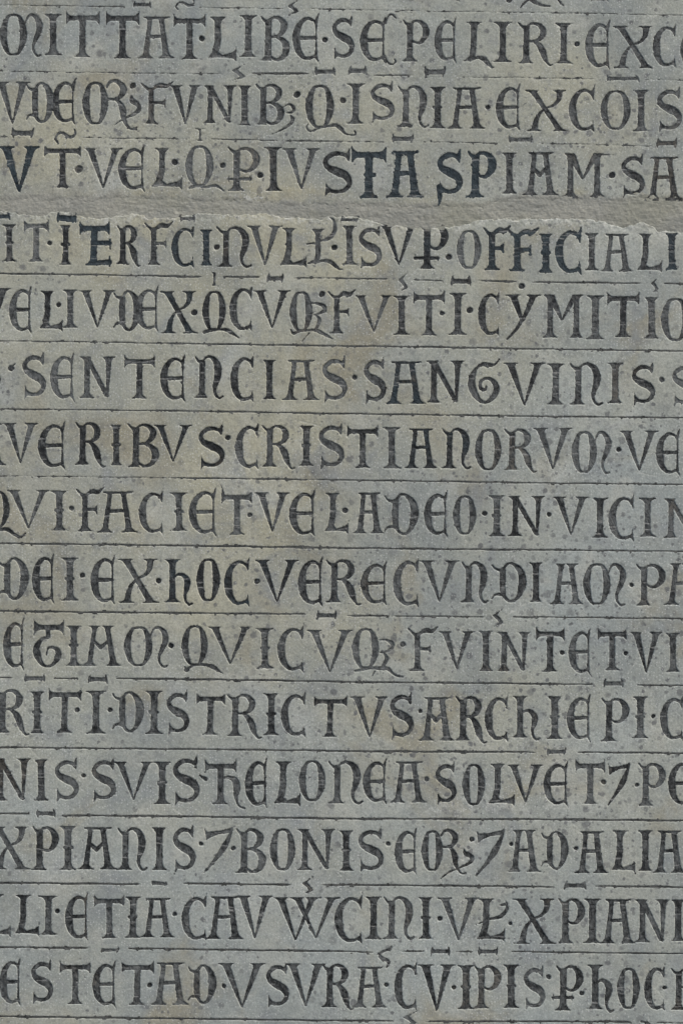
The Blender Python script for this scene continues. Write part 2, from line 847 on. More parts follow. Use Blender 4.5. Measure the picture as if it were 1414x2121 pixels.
T 992 148 1250 470
DOT 1217 313 20
A 1235 132 1530 470
LINE 14 0 568 1414 585
@ 350 1961
LINE 14 0 20 1414 38
D 155 150 380 465
DOT 446 321 18
V 408 140 780 495
S 785 158 970 475
V 950 142 1270 485
R 1245 150 1470 490
LINE 13 0 585 1414 602
@ 700 1961
LINE 11 0 38 280 45
LINE 9 505 36 705 38
BAR 750 8 908 70
LINE 8 962 40 1090 40
BAR 1135 10 1298 70
MARK 335 5 435 170
+ 433 -5 6 422 20 24 380 34 16 338 55 20 350 92 28 400 115 28 408 140 22 392 168 6
A 120 167 388 492
DOT 390 312 18
C 465 155 640 500
V 650 150 950 520
DOT 940 332 18
IK 975 157 1100 505
P 1105 160 1318 500
LINE 13 0 600 450 604
ZIG 530 525 635 650
LINE 13 710 608 1414 610
@ 1050 1961
LINE 12 35 40 700 50 1414 56
IK -30 152 90 495
S 128 182 300 490 .6
DOT 334 248 20
PER 395 160 610 515
+ 368 415 24 528 415 26
+ 370 388 6 370 445 6
+ 526 385 6 526 440 6
DOT 602 381 19
h 655 152 860 508
O 890 175 1075 505
C 1122 180 1280 505
DOT 1277 335 17
R 1330 185 1560 510
LINE 13 0 606 1000 612
MARK 1085 605 1140 640
+ 1085 610 14 1140 622 18 1165 640 10
LINE 9 1215 618 1414 620
"""
# ------------------------------------------------------------------ glyph drawing: strokes and outlines in units
rng = random.Random(7)

def catmull(pts, n=5):
    if len(pts) < 3:
        return pts
    a = [pts[0]] + list(pts) + [pts[-1]]
    out = []
    for i in range(1, len(a) - 2):
        p0, p1, p2, p3 = (np.array(a[j], float) for j in (i - 1, i, i + 1, i + 2))
        for k in range(n):
            t = k / n
            out.append(tuple(0.5 * (2 * p1 + (p2 - p0) * t + (2 * p0 - 5 * p1 + 4 * p2 - p3) * t * t + (3 * p1 - p0 - 3 * p2 + p3) * t ** 3)))
    out.append(tuple(pts[-1]))
    return out

class Glyph:
    """Collects shapes: ('s', [(x,y,width)...]) swept strokes, ('p', [(x,y)...]) outlines."""
    def __init__(s, x0, y0, x1, y1):
        s.x0, s.y0, s.x1, s.y1 = x0, y0, x1, y1
        s.W, s.H = x1 - x0, y1 - y0
        s.shapes = []
    def X(s, u): return s.x0 + u * s.W
    def Y(s, v): return s.y0 + v * s.H
    def st(s, *pts, smooth=True):
        q = [(s.X(u), s.Y(v), (w if w > .07 else .019 + .73 * w) * s.H) for u, v, w in pts]
        s.shapes.append(('s', catmull(q) if smooth else q))
    def poly(s, *pts):
        s.shapes.append(('p', [(s.X(u), s.Y(v)) for u, v in pts]))
    def stem(s, u0, v0, u1, v1, w0, w1, a0=0, b0=0, a1=0, b1=0, horiz=False, fl=0.13, waist=.10):
        """a post with flared ends; a/b are how far the serifs reach to each side (in heights)"""
        H = s.H
        p, q = (s.X(u0), s.Y(v0)), (s.X(u1), s.Y(v1))
        L = math.hypot(q[0] - p[0], q[1] - p[1])
        F = fl * H
        A, B = [], []
        ts = [0, .02, .05, .09, .14, .22, .35, .5, .65, .78, .86, .91, .95, .98, 1]
        for t in ts:
            x, y = p[0] + (q[0] - p[0]) * t, p[1] + (q[1] - p[1]) * t
            hw = (w0 + (w1 - w0) * t) * H / 2 * (1 - waist * math.sin(math.pi * t))
            e0, e1 = max(0, 1 - t * L / F) ** 2.1, max(0, 1 - (1 - t) * L / F) ** 2.1
            l, r = hw + H * (a0 * e0 + a1 * e1), hw + H * (b0 * e0 + b1 * e1)
            if horiz: A.append((x, y - l)); B.append((x, y + r))
            else: A.append((x - l, y)); B.append((x + r, y))
        s.shapes.append(('p', A + B[::-1]))
        for (x, y), w, a, b, sg in ((p, w0, a0, b0, 1), (q, w1, a1, b1, -1)):        # the thin tips of the serifs
            if a + b < .03: continue
            l, r, o = w * H / 2 + a * H, w * H / 2 + b * H, sg * .018 * H
            if horiz: s.shapes.append(('s', [(x - 0 * o, y - l, .018 * H), (x + o, y, .05 * H), (x - 0 * o, y + r, .018 * H)]))
            else: s.shapes.append(('s', [(x - l, y, .022 * H), (x, y + o, .05 * H), (x + r, y, .022 * H)]))
    def sub(s, kind, u0, v0, u1, v1):
        g = Glyph(s.X(u0), s.Y(v0), s.X(u1), s.Y(v1))
        draw(kind, g)
        s.shapes += g.shapes

def draw(kind, g):
    r = g.W / g.H                      # aspect
    st, stem = g.st, g.stem
    j = lambda a: rng.uniform(-a, a)
    if kind in ('I', 'IK'):
        w = min(.17, .55 * r)
        e = max(.01, (r - w) / 2)
        u = .5 + j(.03)
        stem(u + j(.02), 0, .5 + j(.02), 1, w, w * 1.02, e, e, e, e)
        if kind == 'IK':
            k = .035
            st((.5 - (k + .05) / r, .49, .075), (.5, .49, .11), (.5 + (k + .05) / r, .49, .075))
    elif kind == 'T':
        y = .07
        stem(0, y, 1, y, .12, .12, .10, .09, .10, .09, horiz=True, fl=.12)
        stem(.5, .05, .48 + j(.03), 1, .16, .165, 0, 0, .10, .10)
    elif kind in ('A', 'AM', 'AH', 'AN'):
        bx = max(0, min(.11, r * .12))
        stem(.33, 0.01, .19, 1, .105, .15, .06, .0, bx, bx)
        stem(.64, 0.01, .80, 1, .125, .165, .0, .06, bx, bx)
        if kind in ('A', 'AM'):
            st((.16, .01, .02), (.3, .025, .045), (.7, .025, .045), (.88, .005, .02))
        if kind in ('AH', 'AN'):
            stem(.34, 0, .33, .14, .10, .10, .10, .05)
            stem(.64, 0, .65, .14, .12, .12, .05, .10)
        if kind in ('A', 'AH'):
            st((.25, .49, .08), (.75, .47, .08))
        else:
            st((.28, .36, .07), (.48, .54, .10), (.7, .34, .07), smooth=False)
    elif kind == 'V':
        stem(.155 / r, 0, .5, 1.0, .17, .035, .075, .085, fl=.09, waist=-.12)
        stem(1 - .16 / r, 0, .5, 1.0, .155, .035, .085, .085, fl=.09, waist=-.12)
    elif kind == 'W':
        stem(.10, 0, .33, 1.0, .18, .04, .08, .07, fl=.09, waist=0)
        stem(.60, 0, .33, 1.0, .15, .04, .08, .12, fl=.09, waist=0)
        stem(.36, 0, .65, .96, .16, .04, .08, .07, fl=.09, waist=0)
        stem(.90, 0, .65, .96, .15, .04, .07, .12, fl=.09, waist=0)
    elif kind == 'Y':
        stem(.2, 0, .48, .6, .17, .08, .09, .08, fl=.09, waist=0)
        stem(.83, 0, .48, .6, .15, .09, .08, .08, fl=.09, waist=0)
        st((.5, .52, .10), (.3, .78, .07), (.03, 1.0, .03))
    elif kind == 'N':
        stem(.22, 0, .20, 1, .15, .15, .10, .02, .10, .10)
        stem(.20, 0, .80, .98, .14, .12, .04, 0, fl=.08, waist=0)
        stem(.84, 0, .80, 1.0, .15, .05, .10, .08, waist=0)
    elif kind == 'M':
        stem(.18, 0, .17, 1, .14, .15, .08, .03, .09, .09)
        stem(.84, 0, .84, 1, .14, .15, .03, .08, .08, .08)
        stem(.18, .0, .48, .60, .20, .05, waist=0)
        stem(.82, .0, .48, .60, .16, .05, waist=0)
    elif kind in ('E', 'C'):
        st((.90, .10, .05), (.70, .025, .065), (.48, .025, .085), (.24, .16, .13), (.10 / max(r, .5) * .55 + .03, .36, .17), (.09 / max(r, .5) * .55 + .03, .55, .19), (.20, .80, .15), (.42, .965, .09), (.68, .975, .07), (.90, .91, .05))
        if kind == 'E':
            st((.15, .49, .10), (.55, .49, .09), (.88, .48, .085))
            st((.90, .08, .06), (.905, .3, .032), (.90, .6, .028), (.905, .93, .07))
            g.poly((.78, .07), (.88, .02), (.97, -.10), (1.03, -.14), (.98, .06), (.93, .19), (.86, .16))
            g.poly((.76, .96), (.88, .86), (.92, .86), (.96, .96), (1.05, 1.12), (.88, .99))
        else:
            g.poly((.70, .04), (.86, .03), (.94, -.05), (1.0, -.15), (.98, .06), (.95, .27), (.86, .14))
            g.poly((.72, .97), (.88, .87), (.93, .74), (.96, .93), (1.0, 1.08), (.88, .99))
    elif kind == 'S':
        st((.86, .10, .07), (.62, .035, .10), (.36, .055, .11), (.13, .20, .11), (.20, .36, .14), (.50, .475, .20), (.78, .57, .19), (.92, .74, .13), (.80, .91, .10), (.52, .975, .085), (.20, .93, .09))
        g.poly((.60, .03), (.82, .02), (.93, -.12), (.94, .08), (.90, .23), (.80, .14))
        g.poly((.13, .72), (.20, .84), (.36, .93), (.36, .98), (.22, 1.0), (.10, 1.12), (.13, .92))
    elif kind == 'O':
        a = .085 / r
        st((.5, .02, .04), (.30, .07, .075), (a + .05, .26, .14), (a, .5, .175), (a + .06, .76, .14), (.32, .95, .07), (.5, .985, .04), (.68, .95, .07), (1 - a - .05, .74, .14), (1 - a, .5, .175), (1 - a - .05, .24, .14), (.70, .06, .075), (.5, .02, .04))
    elif kind in ('P', 'PER', 'R', 'B'):
        c = .28
        stem(c, .06, c - .02, 1, .155, .165, .02, 0, .10, .09 if kind != 'B' else .0)
        st((.02, -.01, .02), (.12, .07, .05), (.26, .12, .10))
        if kind in ('P', 'PER'):
            st((c, .10, .06), (.45, .02, .05), (.66, .03, .08), (.84, .14, .14), (.90, .29, .17), (.82, .44, .13), (.64, .545, .07), (.45, .535, .045), (.34, .47, .03))
        elif kind == 'R':
            st((c, .10, .06), (.45, .01, .05), (.66, .03, .09), (.80, .14, .14), (.82, .25, .16), (.74, .37, .12), (.56, .445, .06), (.3, .45, .05))
            st((.50, .445, .05), (.66, .53, .11), (.79, .68, .165), (.86, .84, .14), (.95, .99, .06), (1.04, 1.06, .035), (1.13, 1.04, .02))
        else:
            st((c, .10, .06), (.45, .01, .05), (.66, .03, .09), (.82, .13, .14), (.84, .22, .16), (.76, .35, .12), (.58, .44, .06), (.3, .47, .05))
            st((.50, .44, .05), (.74, .51, .10), (.90, .64, .165), (.90, .78, .165), (.78, .93, .11), (.56, .99, .06), (.38, .93, .06), (.26, .9, .07))
    elif kind == 'RL':                 # the bowl and leg of an R joined to the letter before it
        st((.08, .12, .04), (.20, .02, .05), (.40, .0, .08), (.60, .10, .12), (.64, .20, .14), (.55, .32, .10), (.36, .38, .05), (.10, .38, .04))
        st((.36, .37, .04), (.52, .46, .09), (.62, .60, .14), (.64, .74, .11), (.74, .90, .06), (.90, 1.0, .035), (1.05, .99, .05))
    elif kind == 'F':
        c = .32
        stem(c, .06, c, 1, .14, .155, .0, 0, .10, .10)
        st((0.0, -.05, .02), (.14, .05, .05), (.30, .13, .10))
        st((c, .16, .07), (.45, .05, .08), (.62, -.0, .12), (.82, .02, .10), (.96, -.05, .04), (1.05, -.10, .015))
        stem(c, .46, .78, .46, .075, .09, 0, 0, .07, .07, horiz=True, fl=.08)
    elif kind == 'L':
        stem(.36, 0, .36 - .02, .45, .17, .155, .10, .10)
        st((.35, .40, .155), (.34, .6, .155), (.27, .82, .16), (.19, .96, .08))
        g.poly((0, 1.0), (.16, .84), (.40, .86), (.50, .93), (.84, .86), (.94, .80), (1.0, .70), (.985, .9), (.99, 1.08), (.90, 1.01), (.60, .99), (.3, .985))
    elif kind in ('LC', 'LS'):
        stem(.38 if kind == 'LC' else .34, 0, .36 if kind == 'LC' else .34, .6, .17, .155, .10, .10)
        st((.36, .5, .15), (.33, .8, .15), (.26, .96, .10))
        g.poly((0, 1.0), (.2, .88), (.3, .88), (.42, .95), (.3, .985))
        st((.25, .97, .06), (.50, .90, .07), (.70, .93, .12), (.86, 1.05, .10), (.98, 1.15, .04), (1.06, 1.15, .015))
    elif kind == 'n':
        c = .28
        stem(c, .10, c - .02, 1, .15, .16, 0, 0, .12, .08)
        st((.03, .0, .02), (.13, .10, .05), (.26, .15, .12))
        st((c, .14, .05), (.42, .03, .05), (.58, .02, .08), (.76, .14, .15), (.83, .34, .18), (.79, .56, .15), (.71, .76, .09), (.74, .92, .06), (.86, 1.01, .05), (.98, .97, .045))
    elif kind == 'h':
        c = .28
        stem(c, 0, c, 1, .15, .165, .09, .10, .10, .10)
        st((c, .44, .05), (.48, .35, .06), (.68, .37, .10), (.82, .50, .155), (.80, .66, .14), (.74, .82, .075), (.76, .97, .05), (.88, 1.06, .05), (1.0, 1.03, .04))
    elif kind == 'MU':
        g.sub('O', 0, 0, .65, 1)
        st((.60, .24, .03), (.68, .06, .045), (.80, .03, .08), (.92, .16, .13), (.95, .34, .155), (.88, .56, .12), (.80, .76, .07), (.82, .92, .05), (.90, 1.02, .045), (.98, 1.0, .045))
    elif kind == 'X':
        stem(.14, 0, .84, 1, .17, .17, .08, .08, .09, .10, fl=.08, waist=.2)
        st((.82, .06, .15), (.80, .22, .12), (.68, .36, .07), (.50, .44, .045), (.34, .56, .07), (.24, .74, .12), (.20, .93, .15))
        stem(.82, 0, .82, .12, .13, .12, .09, .09, fl=.08, waist=0)
        stem(.20, .88, .18, 1, .12, .14, 0, 0, .10, .10, fl=.08, waist=0)
    elif kind == 'D':
        c = .33
        st((c, .18, .14), (c - .02, .5, .155), (c, .80, .14))
        st((c, .17, .09), (.44, .04, .055), (.60, .02, .06), (.80, .18, .15), (.88, .42, .20), (.86, .62, .19), (.76, .86, .11), (.60, .98, .06), (.44, .94, .07), (c, .80, .10))
        st((.02, .05, .025), (.10, .14, .04), (.28, .19, .09))
        st((.01, .91, .03), (.10, .82, .045), (.28, .80, .09))
    elif kind == 'G':
        st((1.0, -.10, .015), (.86, .03, .05), (.66, .05, .11), (.46, .035, .09), (.28, .12, .07), (.14, .32, .15), (.12, .56, .19), (.24, .80, .15), (.44, .95, .08), (.64, .95, .08), (.84, .80, .13), (.90, .60, .15), (.76, .42, .10), (.56, .38, .06), (.40, .46, .07), (.40, .62, .09), (.54, .66, .07), (.58, .58, .03))
    elif kind == 'TG':
        stem(0, .09, 1, .09, .13, .12, .12, .12, .10, .12, horiz=True, fl=.13)
        stem(.46, .10, .48, .34, .11, .11, waist=0)
        st((.50, .32, .05), (.28, .36, .07), (.10, .52, .14), (.10, .70, .17), (.24, .90, .10), (.44, .99, .05), (.66, .93, .08), (.82, .75, .15), (.80, .62, .12), (.64, .55, .06), (.48, .57, .035), (.42, .73, .012))
    elif kind == 'ET':
        g.poly((0.16 * 0, -.04), (.10, .08), (.50, .05), (.88, -.01), (1.0, -.06), (.90, .10), (.5, .13), (.25, .20), (.07, .28), (.05, .15))
        st((.96, .0, .03), (.82, .25, .10), (.66, .46, .15), (.40, .72, .09), (.0, 1.05, .015))
    elif kind == 'BAR':
        h = g.H
        y = .5 + j(.04)
        g.poly((.05, .20), (.25, .30), (.75, .31), (.95, .24), (.95, .78), (.75, .74), (.25, .74), (.05, .80))
        a0, a1 = rng.uniform(-.04, .06), rng.uniform(-.04, .08)
        st((.07 + a0, -.05, .06), (.06, .5, .28), (.05 - a0, 1.0, .06))
        st((.93 + a1, -.05, .06), (.94, .5, .26), (.95 - a1, 1.0, .06))
    elif kind == 'ZIG':
        g.poly((1.0, 0.0), (.45, .24), (.0, .40), (.45, .62), (.62, .78), (.35, .92), (0.05, 1.0), (.8, .86), (1.0, .76), (.7, .55), (.42, .36), (.60, .22))
    elif kind == 'TIL':
        st((.14, .98, .10), (.04, .65, .13), (.18, .30, .14), (.42, .30, .16), (.66, .55, .20), (.88, .50, .18), (.97, .25, .12), (.93, .02, .06))
    elif kind == 'MARK':
        pass
    else:
        raise ValueError(kind)

ITEMS = []      # (object name, label, shapes, tone, kind)
def parse():
    ox = oy = 0
    for ln in DATA.strip().split('\n'):
        f = ln.split()
        if f[0] == '@':
            ox, oy = float(f[1]), float(f[2]); continue
        v = [float(a) for a in f[1:]]
        cx = lambda x: ox + x * K
        cy = lambda y: oy + y * K
        if f[0] == '+':
            q = [(cx(v[i]), cy(v[i + 1]), v[i + 2] * K) for i in range(0, len(v), 3)]
            ITEMS[-1]['shapes'].append(('s', catmull(q)))
        elif f[0] == 'LINE':
            xs, ys = [cx(a) for a in v[1::2]], [cy(a) for a in v[2::2]]
            if xs[0] <= 1: ys[0] -= 4; xs[0] = -340
            if xs[-1] >= 1403: ys[-1] += 4; xs[-1] = 1760
            xs2 = np.arange(xs[0], xs[-1] + 11, 12)
            xs2[-1] = xs[-1]
            ys2 = np.interp(xs2, xs, ys)
            n = len(xs2)
            ph = rng.uniform(0, 6)
            q = []
            for i in range(n):
                w = v[0] * K * (.95 + .18 * math.sin(i * .5 + ph) + rng.uniform(-.1, .1))
                if xs[0] > 2 and (f[0] and ox + 0 < xs[0] - 1) and i == 0: w *= .35
                if xs[-1] < ox + 1405 * K and i == n - 1: w *= .35
                q.append((xs2[i], ys2[i] + .35 * math.sin(i * .7 + ph) + rng.uniform(-.12, .12), max(w, 1.3)))
            ITEMS.append(dict(kind='LINE', shapes=[('s', q)], tone=.40, y=ys[0], thin=v[0] <= 7))
        elif f[0] == 'DOT':
            r = v[2] * K
            x, y = cx(v[0]), cy(v[1])
            ITEMS.append(dict(kind='DOT', shapes=[('s', [(x - r * .12, y + rng.uniform(-.2, .2) * r, r * 1.95), (x + r * .15, y, r * 2.0)])], tone=v[3] if len(v) > 3 else .14, y=y))
        else:
            if v[1] < -500: continue
            g = Glyph(cx(v[0]), cy(v[1]), cx(v[2]), cy(v[3]))
            draw(f[0], g)
            tone = v[4] if len(v) > 4 else .42
            if f[0] in ('BAR', 'TIL', 'ZIG') and tone > .1: tone = .58
            if tone > .12: tone += rng.uniform(-.15, .13)
            ITEMS.append(dict(kind=f[0], shapes=g.shapes, tone=tone, y=g.y0, box=(g.x0, g.y0, g.x1, g.y1)))
parse()

# ------------------------------------------------------------------ fields on a grid over the stone face
GX0, GY0, CELL = -360.0, -360.0, 1.5
BX, BY = 356, 474                       # blocks of 4 x 4 cells
NX, NY = BX * 4 + 1, BY * 4 + 1
nr = np.random.default_rng(11)
gx = GX0 + np.arange(NX) * CELL
gy = GY0 + np.arange(NY) * CELL

def vnoise(step, seed):
    """smooth value noise with features `step` units across, on the grid"""
    r = np.random.default_rng(seed)
    m, n = int(NY * CELL / step) + 4, int(NX * CELL / step) + 4
    a = r.random((m, n)) * 2 - 1
    def up(a, N, axis):
        t = np.arange(N) * CELL / step
        i = t.astype(int); f = t - i; f = f * f * (3 - 2 * f)
        a0, a1 = np.take(a, i, axis), np.take(a, i + 1, axis)
        f = f[:, None] if axis == 0 else f[None, :]
        return a0 * (1 - f) + a1 * f
    return up(up(a, NY, 0), NX, 1)

n4, n9, n20, n60, n200 = vnoise(3.2, 1), vnoise(8, 2), vnoise(19, 3), vnoise(60, 4), vnoise(210, 5)
m4, m9, m20 = vnoise(3.1, 6), vnoise(7, 7), vnoise(23, 8)

G = np.full((NY, NX), 9.0)
OWN = np.full((NY, NX), -1, np.int32)
DEP = np.ones((NY, NX))

def stroke_sdf(q, X, Y):
    d = np.full(X.shape, 99.0)
    for (x0, y0, w0), (x1, y1, w1) in zip(q[:-1], q[1:]):
        dx, dy = x1 - x0, y1 - y0
        L2 = dx * dx + dy * dy + 1e-9
        t = np.clip(((X - x0) * dx + (Y - y0) * dy) / L2, 0, 1)
        np.minimum(d, np.hypot(X - x0 - t * dx, Y - y0 - t * dy) - (w0 + (w1 - w0) * t) / 2, out=d)
    return d

def poly_sdf(p, X, Y):
    d = np.full(X.shape, 1e9)
    ins = np.zeros(X.shape, bool)
    n = len(p)
    for i in range(n):
        x0, y0 = p[i]; x1, y1 = p[(i + 1) % n]
        dx, dy = x1 - x0, y1 - y0
        L2 = dx * dx + dy * dy + 1e-9
        t = np.clip(((X - x0) * dx + (Y - y0) * dy) / L2, 0, 1)
        np.minimum(d, (X - x0 - t * dx) ** 2 + (Y - y0 - t * dy) ** 2, out=d)
        c = (y0 > Y) != (y1 > Y)
        if dy != 0:
            ins ^= c & (X < x0 + (Y - y0) * dx / dy)
    d = np.sqrt(d)
    return np.where(ins, -d, d)

for idx, it in enumerate(ITEMS):
    xs, ys = [], []
    for k, pts in it['shapes']:
        for p in pts:
            w = p[2] / 2 if k == 's' else 0
            xs += [p[0] - w, p[0] + w]; ys += [p[1] - w, p[1] + w]
    M = 5
    i0, i1 = int((min(xs) - M - GX0) / CELL), int((max(xs) + M - GX0) / CELL) + 2
    j0, j1 = int((min(ys) - M - GY0) / CELL), int((max(ys) + M - GY0) / CELL) + 2
    i0, i1, j0, j1 = max(0, i0), min(NX, i1), max(0, j0), min(NY, j1)
    if i1 - i0 < 2 or j1 - j0 < 2:
        it['win'] = None; continue
    Xw, Yw = np.meshgrid(gx[i0:i1], gy[j0:j1])
    d = np.full(Xw.shape, 9.0)
    for k, pts in it['shapes']:
        if it['kind'] == 'LINE':
            for a in range(0, len(pts) - 1, 6):                 # long lines in short runs
                seg = pts[a:a + 7]
                u0 = max(0, int((seg[0][0] - 8 - gx[i0]) / CELL)); u1 = max(0, int((seg[-1][0] + 8 - gx[i0]) / CELL) + 2)
                if u1 > u0:
                    d[:, u0:u1] = np.minimum(d[:, u0:u1], stroke_sdf(seg, Xw[:, u0:u1], Yw[:, u0:u1]))
        else:
            np.minimum(d, stroke_sdf(pts, Xw, Yw) if k == 's' else poly_sdf(pts, Xw, Yw), out=d)
    sl = (slice(j0, j1), slice(i0, i1))
    amp = .2 if it['kind'] == 'LINE' else .75
    d = d + amp * (0.55 * n4[sl] + 0.55 * n9[sl]) + .30
    if it['kind'] in ('BAR', 'TIL', 'ZIG'): d -= .22
    if it['tone'] <= .05: d -= .6
    if it.get('thin'): d += -.30 + .15 * n20[sl]
    upd = d < G[sl]
    G[sl] = np.where(upd, d, G[sl])
    DEP[sl] = np.where(upd, .35 if it.get('thin') else .7 if it['kind'] == 'LINE' else 1.0, DEP[sl])
    OWN[sl] = np.where(upd & (d < 4), idx, OWN[sl])
    it['win'] = (i0, i1, j0, j1)

# ------------------------------------------------------------------ relief of the stone and of the inlay
XX, YY = np.meshgrid(gx, gy)
UPX = [0, 60, 115, 160, 175, 200, 230, 280, 340, 420, 520, 600, 700, 800, 880, 930, 1000, 1050, 1100, 1150, 1200, 1280, 1320, 1360, 1420]
UPY = [417, 414, 418, 416, 418, 417, 411, 414, 416, 419, 423, 427, 429, 431, 432, 430, 432, 416, 413, 415, 413, 422, 411, 415, 418]
LOX = [0, 20, 80, 102, 143, 168, 204, 255, 280, 318, 360, 414, 465, 503, 541, 592, 630, 664, 681, 700, 738, 764, 790, 815, 904, 955, 980, 1020, 1060, 1126, 1190, 1228, 1266, 1292, 1307, 1325, 1350, 1363, 1378, 1420]
LOY = [436, 438, 449, 441, 440, 447, 454, 446, 443, 453, 450, 442, 445, 444, 443, 450, 453, 455, 448, 450, 448, 456, 464, 468, 473, 468, 458, 454, 454, 453, 454, 454, 465, 471, 467, 461, 468, 480, 478, 480]
yu = np.interp(XX, UPX, UPY) + 3.0 * n9 + 1.2 * n4 + 3 * n20
yl = np.interp(XX, LOX, LOY) + 2.4 * n9 + 1.6 * n4 + 1.6 * n20
cl = lambda a, lo, hi: np.clip((a - lo) / (hi - lo), 0, 1)
ss = lambda a, lo, hi: (lambda t: t * t * (3 - 2 * t))(cl(a, lo, hi))
base = 1.6 * n200 + .55 * n60 + .30 * n20 + .18 * n9 + .16 * n4
injoint_u = ss(YY, yu - 3, yu + 2)
injoint_l = 1 - ss(YY, yl - 3.5, yl + 1.0)
near_l = np.exp(-(np.maximum(0, YY - yl) / 13.0) ** 2)
near_u = np.exp(-np.maximum(0, yu - YY) / 9.0)
UP = YY <= 435
terr = np.round((m9 * .9 + m20 * .6 + n20 * .5) * 3) / 3 * .75 + .25 * m4
base += np.where(UP, near_u * (-.1 + .5 * m9 + .3 * m4), near_l * (-.35 + terr))
# small chips along the carved edges and pits in the face
pit = np.clip(m4 * .6 + m9 * .7 - .62, 0, 1) * 3.0
base -= pit * .55 * cl(m20, -.2, .6)
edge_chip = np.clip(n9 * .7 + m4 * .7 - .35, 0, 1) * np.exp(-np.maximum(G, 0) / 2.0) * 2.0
scr = np.zeros_like(G)
sr = random.Random(5)
for _ in range(150):
    x0, y0 = sr.uniform(0, 1414), 2121 * sr.random() ** .6; a = sr.gauss(.9, .5) if sr.random() < .6 else sr.uniform(0, 3.1); ln = sr.uniform(10, 55)
    q = [(x0, y0, .3), (x0 + ln * .5 * math.cos(a) + sr.uniform(-1.5, 1.5), y0 + ln * .5 * math.sin(a), .9), (x0 + ln * math.cos(a), y0 + ln * math.sin(a), .3)]
    i0, i1 = int((min(p[0] for p in q) - 4 - GX0) / CELL), int((max(p[0] for p in q) + 4 - GX0) / CELL)
    j0, j1 = int((min(p[1] for p in q) - 4 - GY0) / CELL), int((max(p[1] for p in q) + 4 - GY0) / CELL)
    i0, i1, j0, j1 = max(0, i0), min(NX, i1), max(0, j0), min(NY, j1)
    if i1 <= i0 or j1 <= j0: continue
    d = stroke_sdf(catmull(q), XX[j0:j1, i0:i1], YY[j0:j1, i0:i1])
    scr[j0:j1, i0:i1] = np.maximum(scr[j0:j1, i0:i1], np.clip(1 - d / 1.3, 0, 1) * sr.uniform(.3, 1))
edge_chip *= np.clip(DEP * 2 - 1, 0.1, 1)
base = base - .35 * scr
low = base - edge_chip
low = np.where(UP, low - 2.2 * ss(YY, yu - 14, yu + 12), low - 6 * injoint_l)
carve = 1 - ss(G, -1.35, .75)
STONE_Z = low - 3.3 * carve * DEP
LEAD_Z = base - .95 + .30 * n9 + .35 * m9 + .22 * m4 - .12 * np.clip(-G, 0, 3)
MORT_Z = 1.6 * n200 + .55 * n60 - .7 + .5 * n20 + .45 * m9 + .35 * m4 - 1.2 * np.clip(m9 + .5 * n4 - .75, 0, 1)

def blob(x, y, rx, ry):
    return np.exp(-((XX - x) / rx) ** 2 - ((YY - y) / ry) ** 2)
warm = .30 + .55 * blob(420, 470, 520, 150) + .35 * blob(1000, 240, 500, 120) + .35 * blob(120, 260, 200, 80) + .30 * blob(750, 900, 330, 420)
warm += .30 * blob(100, 900, 250, 500) - .45 * blob(350, 390, 70, 40) - .4 * blob(250, 60, 260, 60) - .3 * blob(1250, 1100, 350, 300) - .22 * blob(700, 2000, 900, 350)
warm += .35 * blob(380, 1240, 120, 60) + .3 * blob(640, 1760, 90, 80) + .25 * blob(480, 960, 120, 90) + .35 * blob(420, 600, 60, 60)
pale = np.where(UP, near_u * cl(m9 + n4, .2, 1.0) * .8, np.clip(near_l * 1.3, 0, 1) * cl(m9 + .6 * n4, -.5, .6) * .62)
pale = pale + .35 * blob(1050, 1672, 330, 22) * (m20 > -.2) + .25 * blob(1250, 500, 160, 45)
rim = np.exp(-((G - 1.1) / .8) ** 2) * cl(m9 + .5 * n4 + .5 * m20, -.5, .9) * (DEP > .5)  # paler band just outside every groove edge, broken up by noise
pale = pale + UP * cl(m9 + m4, -.1, .5) * (.9 * blob(505, 412, 40, 7) + .9 * blob(535, 411, 14, 6) + .8 * blob(945, 424, 32, 9) + .6 * blob(1300, 414, 26, 8) + .6 * blob(225, 405, 60, 5) + .5 * blob(365, 410, 40, 6) + .5 * blob(1095, 408, 30, 6))
warm += UP * (.8 * blob(180, 418, 60, 12) + .7 * blob(300, 412, 90, 8) + .8 * blob(490, 400, 220, 9) + .6 * blob(800, 414, 60, 12) + .6 * blob(1190, 400, 30, 14))
blots = -.02 + .16 * blob(1150, 1300, 420, 420) + .12 * blob(760, 1400, 300, 300) + .12 * blob(300, 340, 420, 160) + .10 * blob(1200, 330, 220, 120) + .08 * blob(1250, 1950, 220, 200) - .07 * blob(250, 1700, 330, 330) - .06 * blob(500, 560, 500, 130) - .05 * blob(200, 900, 300, 250)
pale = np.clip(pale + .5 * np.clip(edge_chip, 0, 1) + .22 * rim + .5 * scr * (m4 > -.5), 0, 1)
smear = np.where(UP, ss(YY + 5 * n9 + 9 * n20 + 3 * m4, yu - 16, yu - 4), .0) + .5 * blob(900, 430, 160, 14) + .35 * blob(160, 405, 160, 25) * (UP)
smear = np.clip(smear + .5 * np.where(UP, 0, np.exp(-np.maximum(0, YY - yl) / 14)) * cl(m20, .1, .6), 0, 1)
grime = .40 * blob(150, 400, 140, 18) + .35 * blob(600, 405, 120, 14) + .3 * blob(1130, 410, 90, 16) + .35 * blob(1150, 330, 30, 22) + .3 * blob(860, 400, 60, 10)
grime = np.clip(grime, 0, 1) * cl(n20 + n9, -.8, .6) + (.34 * blob(560, 1080, 200, 330) + .26 * blob(110, 980, 140, 260) + .24 * blob(430, 560, 260, 60) + .2 * blob(900, 380, 300, 40) + .2 * blob(1380, 1000, 90, 400)) * cl(n60 + .6 * n20, -1.0, .8)
warm += .35 * blob(560, 1080, 220, 330)

